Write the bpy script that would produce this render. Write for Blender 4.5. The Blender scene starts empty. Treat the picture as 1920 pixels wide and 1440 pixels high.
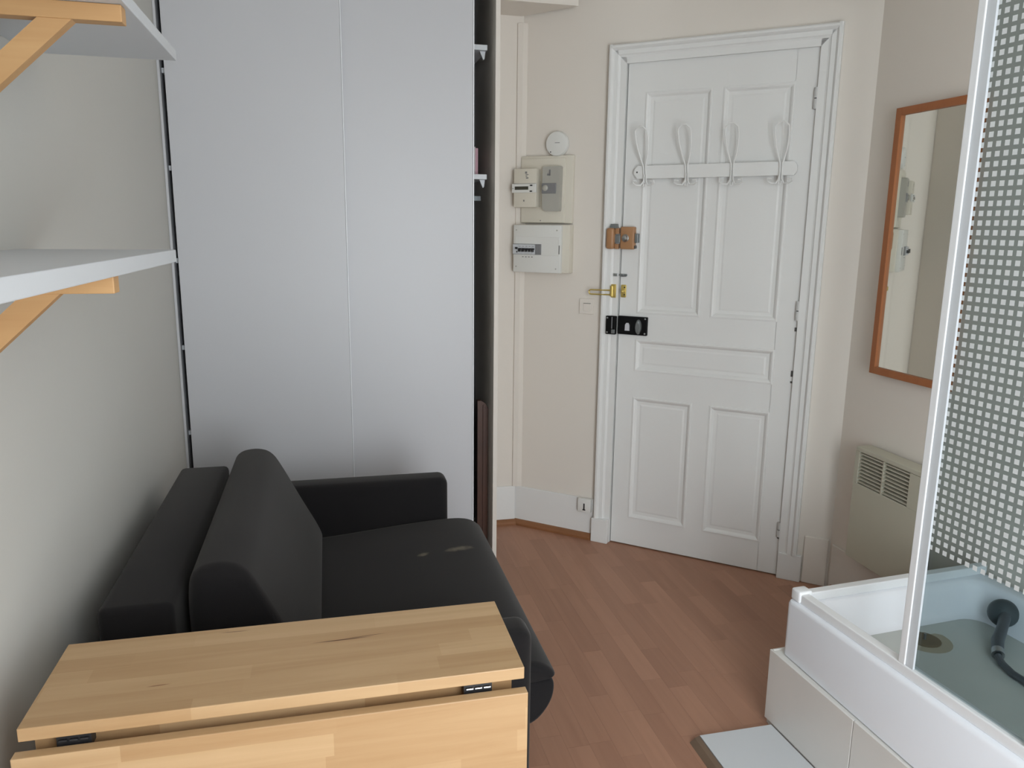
import bpy, bmesh, math, random
from mathutils import Matrix, Vector

random.seed(7)
SC = bpy.context.scene
COL = SC.collection
PI = math.pi

# ------------------------------------------------------------------ camera
cam_data = bpy.data.cameras.new('camera')
cam_data.sensor_width = 36.0
cam_data.lens = 1442.0 / 1920.0 * 36.0
cam_data.clip_start = 0.02
cam = bpy.data.objects.new('camera', cam_data)
COL.objects.link(cam)
_right = Vector((0.97290, -0.23097, 0.01145)).normalized()
_fwd = Vector((0.22883, 0.95301, -0.19862)).normalized()
_up = _right.cross(_fwd).normalized()
_right = _fwd.cross(_up).normalized()
cam.matrix_world = Matrix(((_right.x, _up.x, -_fwd.x, 0.0),
                           (_right.y, _up.y, -_fwd.y, 0.0),
                           (_right.z, _up.z, -_fwd.z, 1.5),
                           (0, 0, 0, 1)))
SC.camera = cam

# ------------------------------------------------------------------ light
SC.view_settings.view_transform = 'Standard'
SC.view_settings.look = 'None'
SC.view_settings.gamma = 1.0
SC.view_settings.use_curve_mapping = False
SC.view_settings.exposure = 1.24

world = bpy.data.worlds.new('overcast_sky')
SC.world = world
world.use_nodes = True
wn = world.node_tree
wn.nodes['Background'].inputs['Color'].default_value = (0.88, 0.92, 1.0, 1)
wn.nodes['Background'].inputs['Strength'].default_value = 1.6

WIN = dict(x0=0.18, x1=1.38, z0=0.15, z1=2.30, y=-0.60)     # window behind the camera
ld = bpy.data.lights.new('window_daylight', 'AREA')
ld.shape = 'RECTANGLE'
ld.size = WIN['x1'] - WIN['x0'] + 0.3
ld.size_y = WIN['z1'] - WIN['z0'] + 0.2
ld.energy = 34
ld.color = (0.93, 0.955, 1.02)
lo = bpy.data.objects.new('window_daylight', ld)
COL.objects.link(lo)
lo.location = ((WIN['x0'] + WIN['x1']) / 2, WIN['y'] - 0.30, (WIN['z0'] + WIN['z1']) / 2 + 0.1)
lo.rotation_euler = (PI / 2, 0, 0)          # area lamps shine along local -Z -> +Y

# ------------------------------------------------------------------ helpers
PM = {}                                     # world matrix of every parent


def srgb(r, g, b):
    def f(c):
        c /= 255.0
        return c / 12.92 if c <= 0.04045 else ((c + 0.055) / 1.055) ** 2.4
    return (f(r), f(g), f(b), 1.0)


class MB:
    """collects shapes into one mesh"""

    def __init__(self):
        self.bm = bmesh.new()

    def box(self, x0, x1, y0, y1, z0, z1, bev=0.0, seg=2):
        bm = self.bm
        m = Matrix.Translation(((x0 + x1) / 2, (y0 + y1) / 2, (z0 + z1) / 2)) @ Matrix.Diagonal((abs(x1 - x0), abs(y1 - y0), abs(z1 - z0), 1))
        r = bmesh.ops.create_cube(bm, size=1.0, matrix=m)
        if bev > 0:
            es = set()
            for v in r['verts']:
                es.update(v.link_edges)
            bmesh.ops.bevel(bm, geom=list(es), offset=bev, segments=seg, profile=0.5, affect='EDGES')
        return self

    def loft(self, loops, cap0=True, cap1=True, closed=True):
        bm = self.bm
        vs = [[bm.verts.new(p) for p in lp] for lp in loops]
        n = len(vs[0])
        for a, b in zip(vs, vs[1:]):
            for i in range(n if closed else n - 1):
                j = (i + 1) % n
                bm.faces.new((a[i], a[j], b[j], b[i]))
        if cap0:
            bm.faces.new(list(reversed(vs[0])))
        if cap1:
            bm.faces.new(vs[-1])
        return self

    def prism(self, poly, d0, d1, axis):
        """2D polygon extruded along an axis: 'x' poly=(y,z); 'y' poly=(x,z); 'z' poly=(x,y)"""
        def P(p, d):
            if axis == 'x':
                return (d, p[0], p[1])
            if axis == 'y':
                return (p[0], d, p[1])
            return (p[0], p[1], d)
        return self.loft([[P(p, d0) for p in poly], [P(p, d1) for p in poly]])

    def tube(self, pts, r, seg=8, closed=False, rad=None):
        pts = [Vector(p) for p in pts]
        n = len(pts)
        loops = []
        prev = None
        for i, p in enumerate(pts):
            if closed:
                t = (pts[(i + 1) % n] - pts[i - 1]).normalized()
            else:
                t = (pts[min(i + 1, n - 1)] - pts[max(i - 1, 0)]).normalized()
            if prev is None:
                a = Vector((0, 0, 1)) if abs(t.z) < 0.9 else Vector((1, 0, 0))
                u = t.cross(a).normalized()
            else:
                u = (prev - t * prev.dot(t)).normalized()
            prev = u
            w = t.cross(u)
            rr = rad[i] if rad else r
            loops.append([p + (u * math.cos(2 * PI * k / seg) + w * math.sin(2 * PI * k / seg)) * rr for k in range(seg)])
        if closed:
            loops.append(loops[0])
            bm = self.bm
            vs = [[bm.verts.new(p) for p in lp] for lp in loops[:-1]]
            for i in range(n):
                a, b = vs[i], vs[(i + 1) % n]
                for k in range(seg):
                    j = (k + 1) % seg
                    bm.faces.new((a[k], a[j], b[j], b[k]))
            return self
        return self.loft(loops)

    def revolve(self, prof, c, axis='z', seg=24):
        """prof: list of (radius, height) from bottom to top"""
        loops = []
        for r, h in prof:
            lp = []
            for k in range(seg):
                a = 2 * PI * k / seg
                u, v = r * math.cos(a), r * math.sin(a)
                if axis == 'z':
                    lp.append((c[0] + u, c[1] + v, c[2] + h))
                elif axis == 'y':           # height grows towards local -y (out of the wall)
                    lp.append((c[0] + u, c[1] - h, c[2] + v))
                else:
                    lp.append((c[0] + h, c[1] + u, c[2] + v))
            loops.append(lp)
        return self.loft(loops)

    def build(self, name, mat, parent=None, frame=None, smooth=False, angle=35, kind=None, label=None, cat=None, group=None):
        bm = self.bm
        bmesh.ops.recalc_face_normals(bm, faces=bm.faces[:])
        me = bpy.data.meshes.new(name)
        bm.to_mesh(me)
        bm.free()
        if frame is not None:
            me.transform(frame)
        if smooth:
            me.polygons.foreach_set('use_smooth', [True] * len(me.polygons))
            me.set_sharp_from_angle(angle=math.radians(angle))
        me.materials.append(MAT[mat] if isinstance(mat, str) else mat)
        o = bpy.data.objects.new(name, me)
        COL.objects.link(o)
        if parent is not None:
            me.transform(PM[parent.name].inverted())
            o.parent = parent
            PM[o.name] = PM[parent.name]
        else:
            # origin at the base of the thing
            vs = [v.co for v in me.vertices]
            c = Vector(((min(v.x for v in vs) + max(v.x for v in vs)) / 2, (min(v.y for v in vs) + max(v.y for v in vs)) / 2, min(v.z for v in vs)))
            me.transform(Matrix.Translation(-c))
            o.location = c
            PM[o.name] = Matrix.Translation(c)
        me.update()
        tag(o, label, cat, group, kind)
        return o


def tag(o, label=None, cat=None, group=None, kind=None):
    if label:
        o['label'] = label
    if cat:
        o['category'] = cat
    if group:
        o['group'] = group
    if kind:
        o['kind'] = kind
    return o


def thing(name, loc, label, cat, rotz=0.0, group=None, kind=None):
    o = bpy.data.objects.new(name, None)
    COL.objects.link(o)
    o.empty_display_size = 0.1
    o.location = loc
    o.rotation_euler = (0, 0, rotz)
    PM[o.name] = Matrix.Translation(loc) @ Matrix.Rotation(rotz, 4, 'Z')
    return tag(o, label, cat, group, kind)


def rrect(cx, cy, hx, hy, r, z, n=5):
    """rounded rectangle loop in xy"""
    pts = []
    for sx, sy, a0 in ((1, 1, 0), (-1, 1, 90), (-1, -1, 180), (1, -1, 270)):
        for k in range(n + 1):
            a = math.radians(a0 + 90 * k / n)
            pts.append((cx + sx * (hx - r) + r * math.cos(a), cy + sy * (hy - r) + r * math.sin(a), z))
    return pts


def chaikin(poly, it=3):
    for _ in range(it):
        q = []
        for i in range(len(poly)):
            a, b = poly[i], poly[(i + 1) % len(poly)]
            q.append((a[0] * .75 + b[0] * .25, a[1] * .75 + b[1] * .25))
            q.append((a[0] * .25 + b[0] * .75, a[1] * .25 + b[1] * .75))
        poly = q
    return poly


def pillow(prof, y0, y1, r, n=6, bulge=0.0):
    """profile (x,z) swept along y with rounded ends"""
    cx = sum(p[0] for p in prof) / len(prof)
    cz = sum(p[1] for p in prof) / len(prof)
    hx = (max(p[0] for p in prof) - min(p[0] for p in prof)) / 2
    hz = (max(p[1] for p in prof) - min(p[1] for p in prof)) / 2
    st = []
    for k in range(n + 1):
        a = PI / 2 * k / n
        st.append((y0 + r * (1 - math.sin(a)), r * (1 - math.cos(a))))
    st = list(reversed(st)) if False else st
    stations = [(y0 + r * (1 - math.cos(PI / 2 * k / n)), r * (1 - math.sin(PI / 2 * k / n))) for k in range(n + 1)]
    mids = [(y0 + r + (y1 - y0 - 2 * r) * t, 0.0) for t in (0.25, 0.5, 0.75)]
    ends = [(y0 + y1 - y, ins) for y, ins in reversed(stations)]
    mb = MB()
    loops = []
    for y, ins in stations + mids + ends:
        t = (y - y0) / (y1 - y0)
        b = bulge * math.sin(PI * t)
        fx, fz = 1 - ins / hx + b / hx, 1 - ins / hz + b / hz
        loops.append([(cx + (p[0] - cx) * fx, y, cz + (p[1] - cz) * fz) for p in prof])
    mb.loft(loops)
    return mb


# ------------------------------------------------------------------ materials
MAT = {}


def material(name, col, rough=0.5, metal=0.0, var=0.0, vscale=3.0, bump=0.0, bscale=60.0, spec=0.5, sheen=0.0):
    m = bpy.data.materials.new(name)
    m.use_nodes = True
    nt = m.node_tree
    b = nt.nodes['Principled BSDF']
    b.inputs['Base Color'].default_value = col
    b.inputs['Roughness'].default_value = rough
    b.inputs['Metallic'].default_value = metal
    b.inputs['Specular IOR Level'].default_value = spec
    if sheen:
        b.inputs['Sheen Weight'].default_value = sheen
    geo = nt.nodes.new('ShaderNodeNewGeometry')
    if var > 0:
        n = nt.nodes.new('ShaderNodeTexNoise')
        n.inputs['Scale'].default_value = vscale
        n.inputs['Detail'].default_value = 5
        nt.links.new(geo.outputs['Position'], n.inputs['Vector'])
        mx = nt.nodes.new('ShaderNodeMix')
        mx.data_type = 'RGBA'
        mx.inputs['A'].default_value = [c * (1 - var) for c in col[:3]] + [1]
        mx.inputs['B'].default_value = [min(1, c * (1 + var)) for c in col[:3]] + [1]
        nt.links.new(n.outputs['Fac'], mx.inputs['Factor'])
        nt.links.new(mx.outputs['Result'], b.inputs['Base Color'])
    if bump > 0:
        n2 = nt.nodes.new('ShaderNodeTexNoise')
        n2.inputs['Scale'].default_value = bscale
        n2.inputs['Detail'].default_value = 3
        nt.links.new(geo.outputs['Position'], n2.inputs['Vector'])
        bp = nt.nodes.new('ShaderNodeBump')
        bp.inputs['Strength'].default_value = bump
        bp.inputs['Distance'].default_value = 0.004
        nt.links.new(n2.outputs['Fac'], bp.inputs['Height'])
        nt.links.new(bp.outputs['Normal'], b.inputs['Normal'])
    MAT[name] = m
    return m


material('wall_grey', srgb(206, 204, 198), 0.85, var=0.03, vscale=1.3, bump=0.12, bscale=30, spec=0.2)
material('wall_paint', srgb(230, 222, 212), 0.85, var=0.03, vscale=1.3, bump=0.12, bscale=30, spec=0.2)
material('wall_cream', srgb(228, 221, 212), 0.8, var=0.025, vscale=1.5, bump=0.15, bscale=24, spec=0.25)
material('ceiling_paint', srgb(230, 228, 222), 0.9)
material('white_paint', srgb(230, 230, 228), 0.45, var=0.02, vscale=4, bump=0.10, bscale=45, spec=0.35)
material('hinge_paint', srgb(200, 200, 198), 0.45)
material('white_laminate', srgb(202, 202, 205), 0.4, var=0.008, vscale=2)
material('closet_inside', srgb(96, 94, 92), 0.6)  # inner panels coloured dark to paint in the shade of the wardrobe interior
material('shelf_white', srgb(206, 209, 212), 0.4)
material('white_plastic', srgb(226, 226, 222), 0.4)
material('cream_plastic', srgb(220, 214, 200), 0.45)
material('grey_plastic', srgb(176, 174, 166), 0.35)
material('mid_grey', srgb(128, 128, 130), 0.4)
material('dark_plastic', srgb(38, 38, 40), 0.4)
material('lcd', srgb(70, 68, 58), 0.25)
material('ink', srgb(80, 78, 76), 0.6)
material('soft_ink', srgb(132, 130, 128), 0.6)
material('blue_plastic', srgb(60, 90, 130), 0.4)
material('breaker_body', srgb(205, 208, 212), 0.4)
material('black_metal', srgb(11, 11, 12), 0.6, spec=0.2)
material('brass', srgb(206, 182, 104), 0.35, metal=0.6)
material('steel', srgb(175, 178, 180), 0.3, metal=1.0)
material('dull_steel', srgb(140, 145, 146), 0.5, metal=0.8)
material('bronze_paint', srgb(170, 126, 88), 0.4, metal=0.0, var=0.06, vscale=30)
material('pale_plastic', srgb(205, 205, 210), 0.35)
material('acrylic', srgb(242, 245, 251), 0.18, var=0.01, vscale=3)
material('tile_beige', srgb(226, 223, 218), 0.3, var=0.05, vscale=5)
material('tile_white', srgb(206, 209, 212), 0.3, var=0.015, vscale=3)
material('grout', srgb(225, 223, 218), 0.9)
material('threshold_brown', srgb(120, 100, 82), 0.5, var=0.25, vscale=12)
material('aluminium_white', srgb(238, 240, 242), 0.3)
material('dark_void', srgb(30, 28, 26), 0.9)
material('heater_white', srgb(192, 188, 170), 0.45)
material('heater_inside', srgb(70, 62, 54), 0.8)
material('dark_brown_wood', srgb(74, 42, 26), 0.45, var=0.3, vscale=14)
material('box_card', srgb(200, 190, 190), 0.7, var=0.05, vscale=8)
material('box_pink', srgb(190, 150, 160), 0.7)
material('hose_metal', srgb(92, 98, 104), 0.35, metal=0.4)
material('head_grey', srgb(70, 80, 84), 0.4)
material('basin_stain', srgb(112, 100, 78), 0.7)
material('shaded_dirty_acrylic', srgb(196, 200, 196), 0.35, var=0.06, vscale=6)  # basin floor: dirt plus the shade inside the tray, put into a greyer colour
material('rust_film', srgb(168, 160, 140), 0.6, var=0.15, vscale=20)
material('outside', srgb(170, 172, 174), 0.9)
material('mirror_glass', (0.84, 0.87, 0.84, 1), 0.02, metal=1.0)


def wood(name, c1, c2, axis, scale=1.0, rough=0.45, stave=None, cracks=()):
    """plank wood, grain along axis (0,1,2); stave=(width, length) gives glued staves"""
    m = bpy.data.materials.new(name)
    m.use_nodes = True
    nt = m.node_tree
    b = nt.nodes['Principled BSDF']
    b.inputs['Roughness'].default_value = rough
    L = nt.links.new
    geo = nt.nodes.new('ShaderNodeNewGeometry')
    mp = nt.nodes.new('ShaderNodeMapping')
    sc = [26.0 * scale] * 3
    sc[axis] = 1.6 * scale
    mp.inputs['Scale'].default_value = sc
    L(geo.outputs['Position'], mp.inputs['Vector'])
    n = nt.nodes.new('ShaderNodeTexNoise')
    n.inputs['Scale'].default_value = 1.0
    n.inputs['Detail'].default_value = 6
    n.inputs['Roughness'].default_value = 0.6
    n.inputs['Distortion'].default_value = 0.6
    L(mp.outputs['Vector'], n.inputs['Vector'])
    mx = nt.nodes.new('ShaderNodeMix')
    mx.data_type = 'RGBA'
    mx.inputs['A'].default_value = c1
    mx.inputs['B'].default_value = c2
    fac = n.outputs['Fac']
    if stave:
        # white noise per stave: snap coordinates
        sep = nt.nodes.new('ShaderNodeSeparateXYZ')
        L(geo.outputs['Position'], sep.inputs['Vector'])
        others = [i for i in range(3) if i != axis]

        def snap(sock, step, off=None):
            d = nt.nodes.new('ShaderNodeMath')
            d.operation = 'DIVIDE'
            d.inputs[1].default_value = step
            L(sock, d.inputs[0])
            s = d.outputs[0]
            if off is not None:
                ad = nt.nodes.new('ShaderNodeMath')
                ad.operation = 'ADD'
                L(s, ad.inputs[0])
                L(off, ad.inputs[1])
                s = ad.outputs[0]
            fl = nt.nodes.new('ShaderNodeMath')
            fl.operation = 'FLOOR'
            L(s, fl.inputs[0])
            return fl.outputs[0]
        r1 = snap(sep.outputs[others[0]], stave[0])
        r2 = snap(sep.outputs[others[1]], stave[0])
        cb = nt.nodes.new('ShaderNodeCombineXYZ')
        L(r1, cb.inputs[0])
        L(r2, cb.inputs[1])
        wn1 = nt.nodes.new('ShaderNodeTexWhiteNoise')
        wn1.noise_dimensions = '3D'
        L(cb.outputs[0], wn1.inputs['Vector'])
        ax = snap(sep.outputs[axis], stave[1], wn1.outputs['Value'])
        cb2 = nt.nodes.new('ShaderNodeCombineXYZ')
        L(r1, cb2.inputs[0])
        L(r2, cb2.inputs[1])
        L(ax, cb2.inputs[2])
        wn2 = nt.nodes.new('ShaderNodeTexWhiteNoise')
        wn2.noise_dimensions = '3D'
        L(cb2.outputs[0], wn2.inputs['Vector'])
        ml = nt.nodes.new('ShaderNodeMath')
        ml.operation = 'MULTIPLY_ADD'
        ml.inputs[1].default_value = 0.30
        L(wn2.outputs['Value'], ml.inputs[0])
        m2 = nt.nodes.new('ShaderNodeMath')
        m2.operation = 'MULTIPLY'
        m2.inputs[1].default_value = 0.70
        L(fac, m2.inputs[0])
        L(m2.outputs[0], ml.inputs[2])
        fac = ml.outputs[0]
    L(fac, mx.inputs['Factor'])
    out = mx.outputs['Result']
    for (cx, cy, lx, ly, rot, col) in cracks:        # short dark splits in the wood
        mp2 = nt.nodes.new('ShaderNodeMapping')
        mp2.vector_type = 'TEXTURE'
        mp2.inputs['Location'].default_value = (cx, cy, 0.74)
        mp2.inputs['Rotation'].default_value = (0, 0, rot)
        mp2.inputs['Scale'].default_value = (lx, ly, 0.05)
        L(geo.outputs['Position'], mp2.inputs['Vector'])
        ln = nt.nodes.new('ShaderNodeVectorMath')
        ln.operation = 'LENGTH'
        L(mp2.outputs['Vector'], ln.inputs[0])
        rp = nt.nodes.new('ShaderNodeMapRange')
        rp.inputs['From Min'].default_value = 0.5
        rp.inputs['From Max'].default_value = 1.0
        rp.inputs['To Min'].default_value = 1.0
        rp.inputs['To Max'].default_value = 0.0
        L(ln.outputs['Value'], rp.inputs['Value'])
        mc = nt.nodes.new('ShaderNodeMix')
        mc.data_type = 'RGBA'
        mc.inputs['B'].default_value = col
        L(rp.outputs['Result'], mc.inputs['Factor'])
        L(out, mc.inputs['A'])
        out = mc.outputs['Result']
    L(out, b.inputs['Base Color'])
    bp = nt.nodes.new('ShaderNodeBump')
    bp.inputs['Strength'].default_value = 0.06
    bp.inputs['Distance'].default_value = 0.002
    L(n.outputs['Fac'], bp.inputs['Height'])
    L(bp.outputs['Normal'], b.inputs['Normal'])
    MAT[name] = m
    return m


CR = srgb(96, 60, 34)
wood('table_wood', srgb(162, 122, 78), srgb(216, 184, 142), 0, stave=(0.042, 0.33),
     cracks=((0.005, 1.354, 0.062, 0.0022, 0.02, CR), (0.045, 1.359, 0.045, 0.0012, 0.06, CR),
             (-0.195, 1.427, 0.03, 0.0012, -0.02, CR), (-0.30, 1.27, 0.02, 0.002, 0.05, srgb(140, 98, 60))))
wood('bracket_wood', srgb(178, 132, 84), srgb(208, 168, 118), 0, rough=0.55)
wood('mirror_wood', srgb(150, 88, 48), srgb(176, 110, 64), 2, rough=0.5)
wood('skirting_wood', srgb(126, 82, 50), srgb(150, 102, 66), 0, rough=0.5)


def floor_material():
    m = bpy.data.materials.new('laminate')
    m.use_nodes = True
    nt = m.node_tree
    L = nt.links.new
    b = nt.nodes['Principled BSDF']
    b.inputs['Roughness'].default_value = 0.42
    b.inputs['Specular IOR Level'].default_value = 0.4
    geo = nt.nodes.new('ShaderNodeNewGeometry')
    oi = nt.nodes.new('ShaderNodeObjectInfo')
    ad = nt.nodes.new('ShaderNodeMath')
    ad.operation = 'ADD'
    L(oi.outputs['Random'], ad.inputs[0])
    L(geo.outputs['Random Per Island'], ad.inputs[1])
    fr = nt.nodes.new('ShaderNodeMath')
    fr.operation = 'FRACT'
    L(ad.outputs[0], fr.inputs[0])
    mp = nt.nodes.new('ShaderNodeMapping')
    mp.inputs['Scale'].default_value = (34, 2.2, 1)
    L(geo.outputs['Position'], mp.inputs['Vector'])
    n = nt.nodes.new('ShaderNodeTexNoise')
    n.noise_dimensions = '4D'
    n.inputs['Scale'].default_value = 1.0
    n.inputs['Detail'].default_value = 6
    n.inputs['Distortion'].default_value = 0.8
    L(mp.outputs['Vector'], n.inputs['Vector'])
    w = nt.nodes.new('ShaderNodeMath')
    w.operation = 'MULTIPLY'
    w.inputs[1].default_value = 50
    L(fr.outputs[0], w.inputs[0])
    L(w.outputs[0], n.inputs['W'])
    a = nt.nodes.new('ShaderNodeMath')
    a.operation = 'MULTIPLY'
    a.inputs[1].default_value = 0.38
    L(fr.outputs[0], a.inputs[0])
    c = nt.nodes.new('ShaderNodeMath')
    c.operation = 'MULTIPLY_ADD'
    c.inputs[1].default_value = 0.62
    L(n.outputs['Fac'], c.inputs[0])
    L(a.outputs[0], c.inputs[2])
    mx = nt.nodes.new('ShaderNodeMix')
    mx.data_type = 'RGBA'
    mx.inputs['A'].default_value = srgb(146, 104, 82)
    mx.inputs['B'].default_value = srgb(186, 140, 114)
    L(c.outputs[0], mx.inputs['Factor'])
    L(mx.outputs['Result'], b.inputs['Base Color'])
    MAT['laminate'] = m


floor_material()


def fabric_material():
    m = bpy.data.materials.new('charcoal_fabric')
    m.use_nodes = True
    nt = m.node_tree
    L = nt.links.new
    b = nt.nodes['Principled BSDF']
    b.inputs['Roughness'].default_value = 0.92
    b.inputs['Specular IOR Level'].default_value = 0.15
    b.inputs['Sheen Weight'].default_value = 0.13
    b.inputs['Sheen Tint'].default_value = (1.0, 0.95, 0.9, 1)
    b.inputs['Sheen Roughness'].default_value = 0.5
    geo = nt.nodes.new('ShaderNodeNewGeometry')
    n = nt.nodes.new('ShaderNodeTexNoise')
    n.inputs['Scale'].default_value = 7
    n.inputs['Detail'].default_value = 6
    L(geo.outputs['Position'], n.inputs['Vector'])
    mx = nt.nodes.new('ShaderNodeMix')
    mx.data_type = 'RGBA'
    mx.inputs['A'].default_value = srgb(25, 24, 26)
    mx.inputs['B'].default_value = srgb(33, 31, 31)
    L(n.outputs['Fac'], mx.inputs['Factor'])
    out = mx.outputs['Result']
    nd = nt.nodes.new('ShaderNodeTexNoise')
    nd.inputs['Scale'].default_value = 40
    L(geo.outputs['Position'], nd.inputs['Vector'])
    # yellowish stains on the seat
    for cx, cy, lx, ly, rot in ((0.395, 2.372, 0.055, 0.020, 0.1), (0.278, 2.366, 0.024, 0.014, 0.3)):
        mp = nt.nodes.new('ShaderNodeMapping')
        mp.vector_type = 'TEXTURE'
        mp.inputs['Location'].default_value = (cx, cy, 0.45)
        mp.inputs['Rotation'].default_value = (0, 0, rot)
        mp.inputs['Scale'].default_value = (lx, ly, 0.1)
        L(geo.outputs['Position'], mp.inputs['Vector'])
        ln = nt.nodes.new('ShaderNodeVectorMath')
        ln.operation = 'LENGTH'
        L(mp.outputs['Vector'], ln.inputs[0])
        ad = nt.nodes.new('ShaderNodeMath')
        ad.operation = 'ADD'
        L(ln.outputs['Value'], ad.inputs[0])
        L(nd.outputs['Fac'], ad.inputs[1])
        rp = nt.nodes.new('ShaderNodeMapRange')
        rp.inputs['From Min'].default_value = 0.85
        rp.inputs['From Max'].default_value = 1.45
        rp.inputs['To Min'].default_value = 0.75
        rp.inputs['To Max'].default_value = 0.0
        L(ad.outputs[0], rp.inputs['Value'])
        mc = nt.nodes.new('ShaderNodeMix')
        mc.data_type = 'RGBA'
        mc.inputs['B'].default_value = srgb(112, 104, 88)
        L(rp.outputs['Result'], mc.inputs['Factor'])
        L(out, mc.inputs['A'])
        out = mc.outputs['Result']
    L(out, b.inputs['Base Color'])
    n2 = nt.nodes.new('ShaderNodeTexNoise')
    n2.inputs['Scale'].default_value = 500
    L(geo.outputs['Position'], n2.inputs['Vector'])
    bp = nt.nodes.new('ShaderNodeBump')
    bp.inputs['Strength'].default_value = 0.25
    bp.inputs['Distance'].default_value = 0.001
    L(n2.outputs['Fac'], bp.inputs['Height'])
    L(bp.outputs['Normal'], b.inputs['Normal'])
    MAT['charcoal_fabric'] = m


fabric_material()


def glass_material(name, tint, squares=False, gloss=0.06):
    """thin tinted pane; optional white printed squares laid out on the pane's own surface (object y, z)"""
    m = bpy.data.materials.new(name)
    m.use_nodes = True
    nt = m.node_tree
    L = nt.links.new
    nt.nodes.remove(nt.nodes['Principled BSDF'])
    out = nt.nodes['Material Output']
    tr = nt.nodes.new('ShaderNodeBsdfTransparent')
    tr.inputs['Color'].default_value = tint
    gl = nt.nodes.new('ShaderNodeBsdfGlossy')
    gl.inputs['Roughness'].default_value = 0.03
    fr = nt.nodes.new('ShaderNodeFresnel')
    fr.inputs['IOR'].default_value = 1.35
    mx = nt.nodes.new('ShaderNodeMixShader')
    gb2 = nt.nodes.new('ShaderNodeNewGeometry')          # only the outer face of a pane reflects
    fm = nt.nodes.new('ShaderNodeMath')
    fm.operation = 'SUBTRACT'
    fm.use_clamp = True
    L(fr.outputs[0], fm.inputs[0])
    L(gb2.outputs['Backfacing'], fm.inputs[1])
    L(fm.outputs[0], mx.inputs[0])
    L(tr.outputs[0], mx.inputs[1])
    L(gl.outputs[0], mx.inputs[2])
    last = mx.outputs[0]
    if squares:
        tc = nt.nodes.new('ShaderNodeTexCoord')
        sep = nt.nodes.new('ShaderNodeSeparateXYZ')
        L(tc.outputs['Object'], sep.inputs[0])

        def node(op, a, bb=None):
            q = nt.nodes.new('ShaderNodeMath')
            q.operation = op
            for i, v in enumerate((a, bb)):
                if v is None:
                    continue
                if isinstance(v, (int, float)):
                    q.inputs[i].default_value = v
                else:
                    L(v, q.inputs[i])
            return q.outputs[0]

        def cell(sock, off):
            f = node('FRACT', node('ADD', node('DIVIDE', sock, PITCH), off))
            return node('LESS_THAN', node('ABSOLUTE', node('SUBTRACT', f, 0.5)), 0.28)
        a = cell(sep.outputs['Y'], PRINT_OFF[0])
        c = cell(sep.outputs['Z'], PRINT_OFF[1])
        k = node('GREATER_THAN', sep.outputs['Z'], PRINT_Z)
        outer = node('LESS_THAN', sep.outputs['X'], PRINT_X)      # printed on one side of the pane
        fac = node('MULTIPLY', node('MULTIPLY', a, c), node('MULTIPLY', k, outer))
        df = nt.nodes.new('ShaderNodeBsdfDiffuse')
        df.inputs['Color'].default_value = srgb(232, 235, 236)
        tl = nt.nodes.new('ShaderNodeBsdfTranslucent')
        tl.inputs['Color'].default_value = srgb(215, 220, 222)
        ms = nt.nodes.new('ShaderNodeMixShader')
        ms.inputs[0].default_value = 0.25
        L(df.outputs[0], ms.inputs[1])
        L(tl.outputs[0], ms.inputs[2])
        m2 = nt.nodes.new('ShaderNodeMixShader')
        L(fac, m2.inputs[0])
        L(last, m2.inputs[1])
        L(ms.outputs[0], m2.inputs[2])
        last = m2.outputs[0]
    L(last, out.inputs['Surface'])
    MAT[name] = m


PITCH = 0.0202
PRINT_Z = 0.0
PRINT_OFF = (0.0, 0.0)

# ------------------------------------------------------------------ room shell
XL, XR = -0.584, 2.05
YB = WIN['y']
ZC = 2.65
YR = 3.66                                    # wall behind the wardrobe
A = Vector((0.904, 3.67, 0))                 # corner where the slanted door wall starts
EANG = math.atan2(-0.654, 0.757)
F = Matrix.Translation(A) @ Matrix.Rotation(EANG, 4, 'Z')     # local x along the wall, -y into the room
S_END = 1.515

# floor: sub floor + laminate strips
MB().box(XL - .1, XR + .1, YB - .1, YR + .15, -0.08, -0.008).build('floor', 'dark_void', kind='structure')
floor_obj = bpy.data.objects['floor']
unit = bmesh.new()
bmesh.ops.create_cube(unit, size=1.0)
es = [e for e in unit.edges if all(v.co.z > 0 for v in e.verts)]
bmesh.ops.bevel(unit, geom=es, offset=0.004, segments=1, affect='EDGES')
um = bpy.data.meshes.new('floor_plank')
unit.to_mesh(um)
unit.free()
um.materials.append(MAT['laminate'])
SW = 0.0705
x = -0.63
rest = MB()
inv_floor = PM['floor'].inverted()
while x < XR + 0.02:
    x1 = min(x + SW, XR + 0.02)
    y = YB - random.random() * 0.4
    ymax = 3.70 if x < 0.90 else 3.68 - (x - 0.904) * 0.864 + 0.03
    while y < ymax:
        ln = random.choice((0.24, 0.30, 0.36, 0.42, 0.50))
        y0, y1 = max(y, YB), min(y + ln, ymax)
        y += ln
        if y1 - y0 < 0.01:
            continue
        lo_x = x
        if lo_x > 1.036 and y1 < 1.85:
            continue
        if lo_x > 1.29 and y1 < 1.88:
            continue
        g = 0.0003
        seen = x > 0.36 and y1 > 1.15
        if seen:
            o = bpy.data.objects.new('floor_plank', um)
            COL.objects.link(o)
            o.parent = floor_obj
            o.matrix_local = inv_floor @ Matrix.Translation(((x + x1) / 2, (y0 + y1) / 2, -0.004)) @ Matrix.Diagonal((x1 - x - g, y1 - y0 - g, 0.008, 1))
        else:
            rest.box(x, x1 - g, y0, y1 - g, -0.008, 0.0)
    x += SW
rest.build('floor_plank_rest', 'laminate', floor_obj, kind='stuff')

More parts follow.
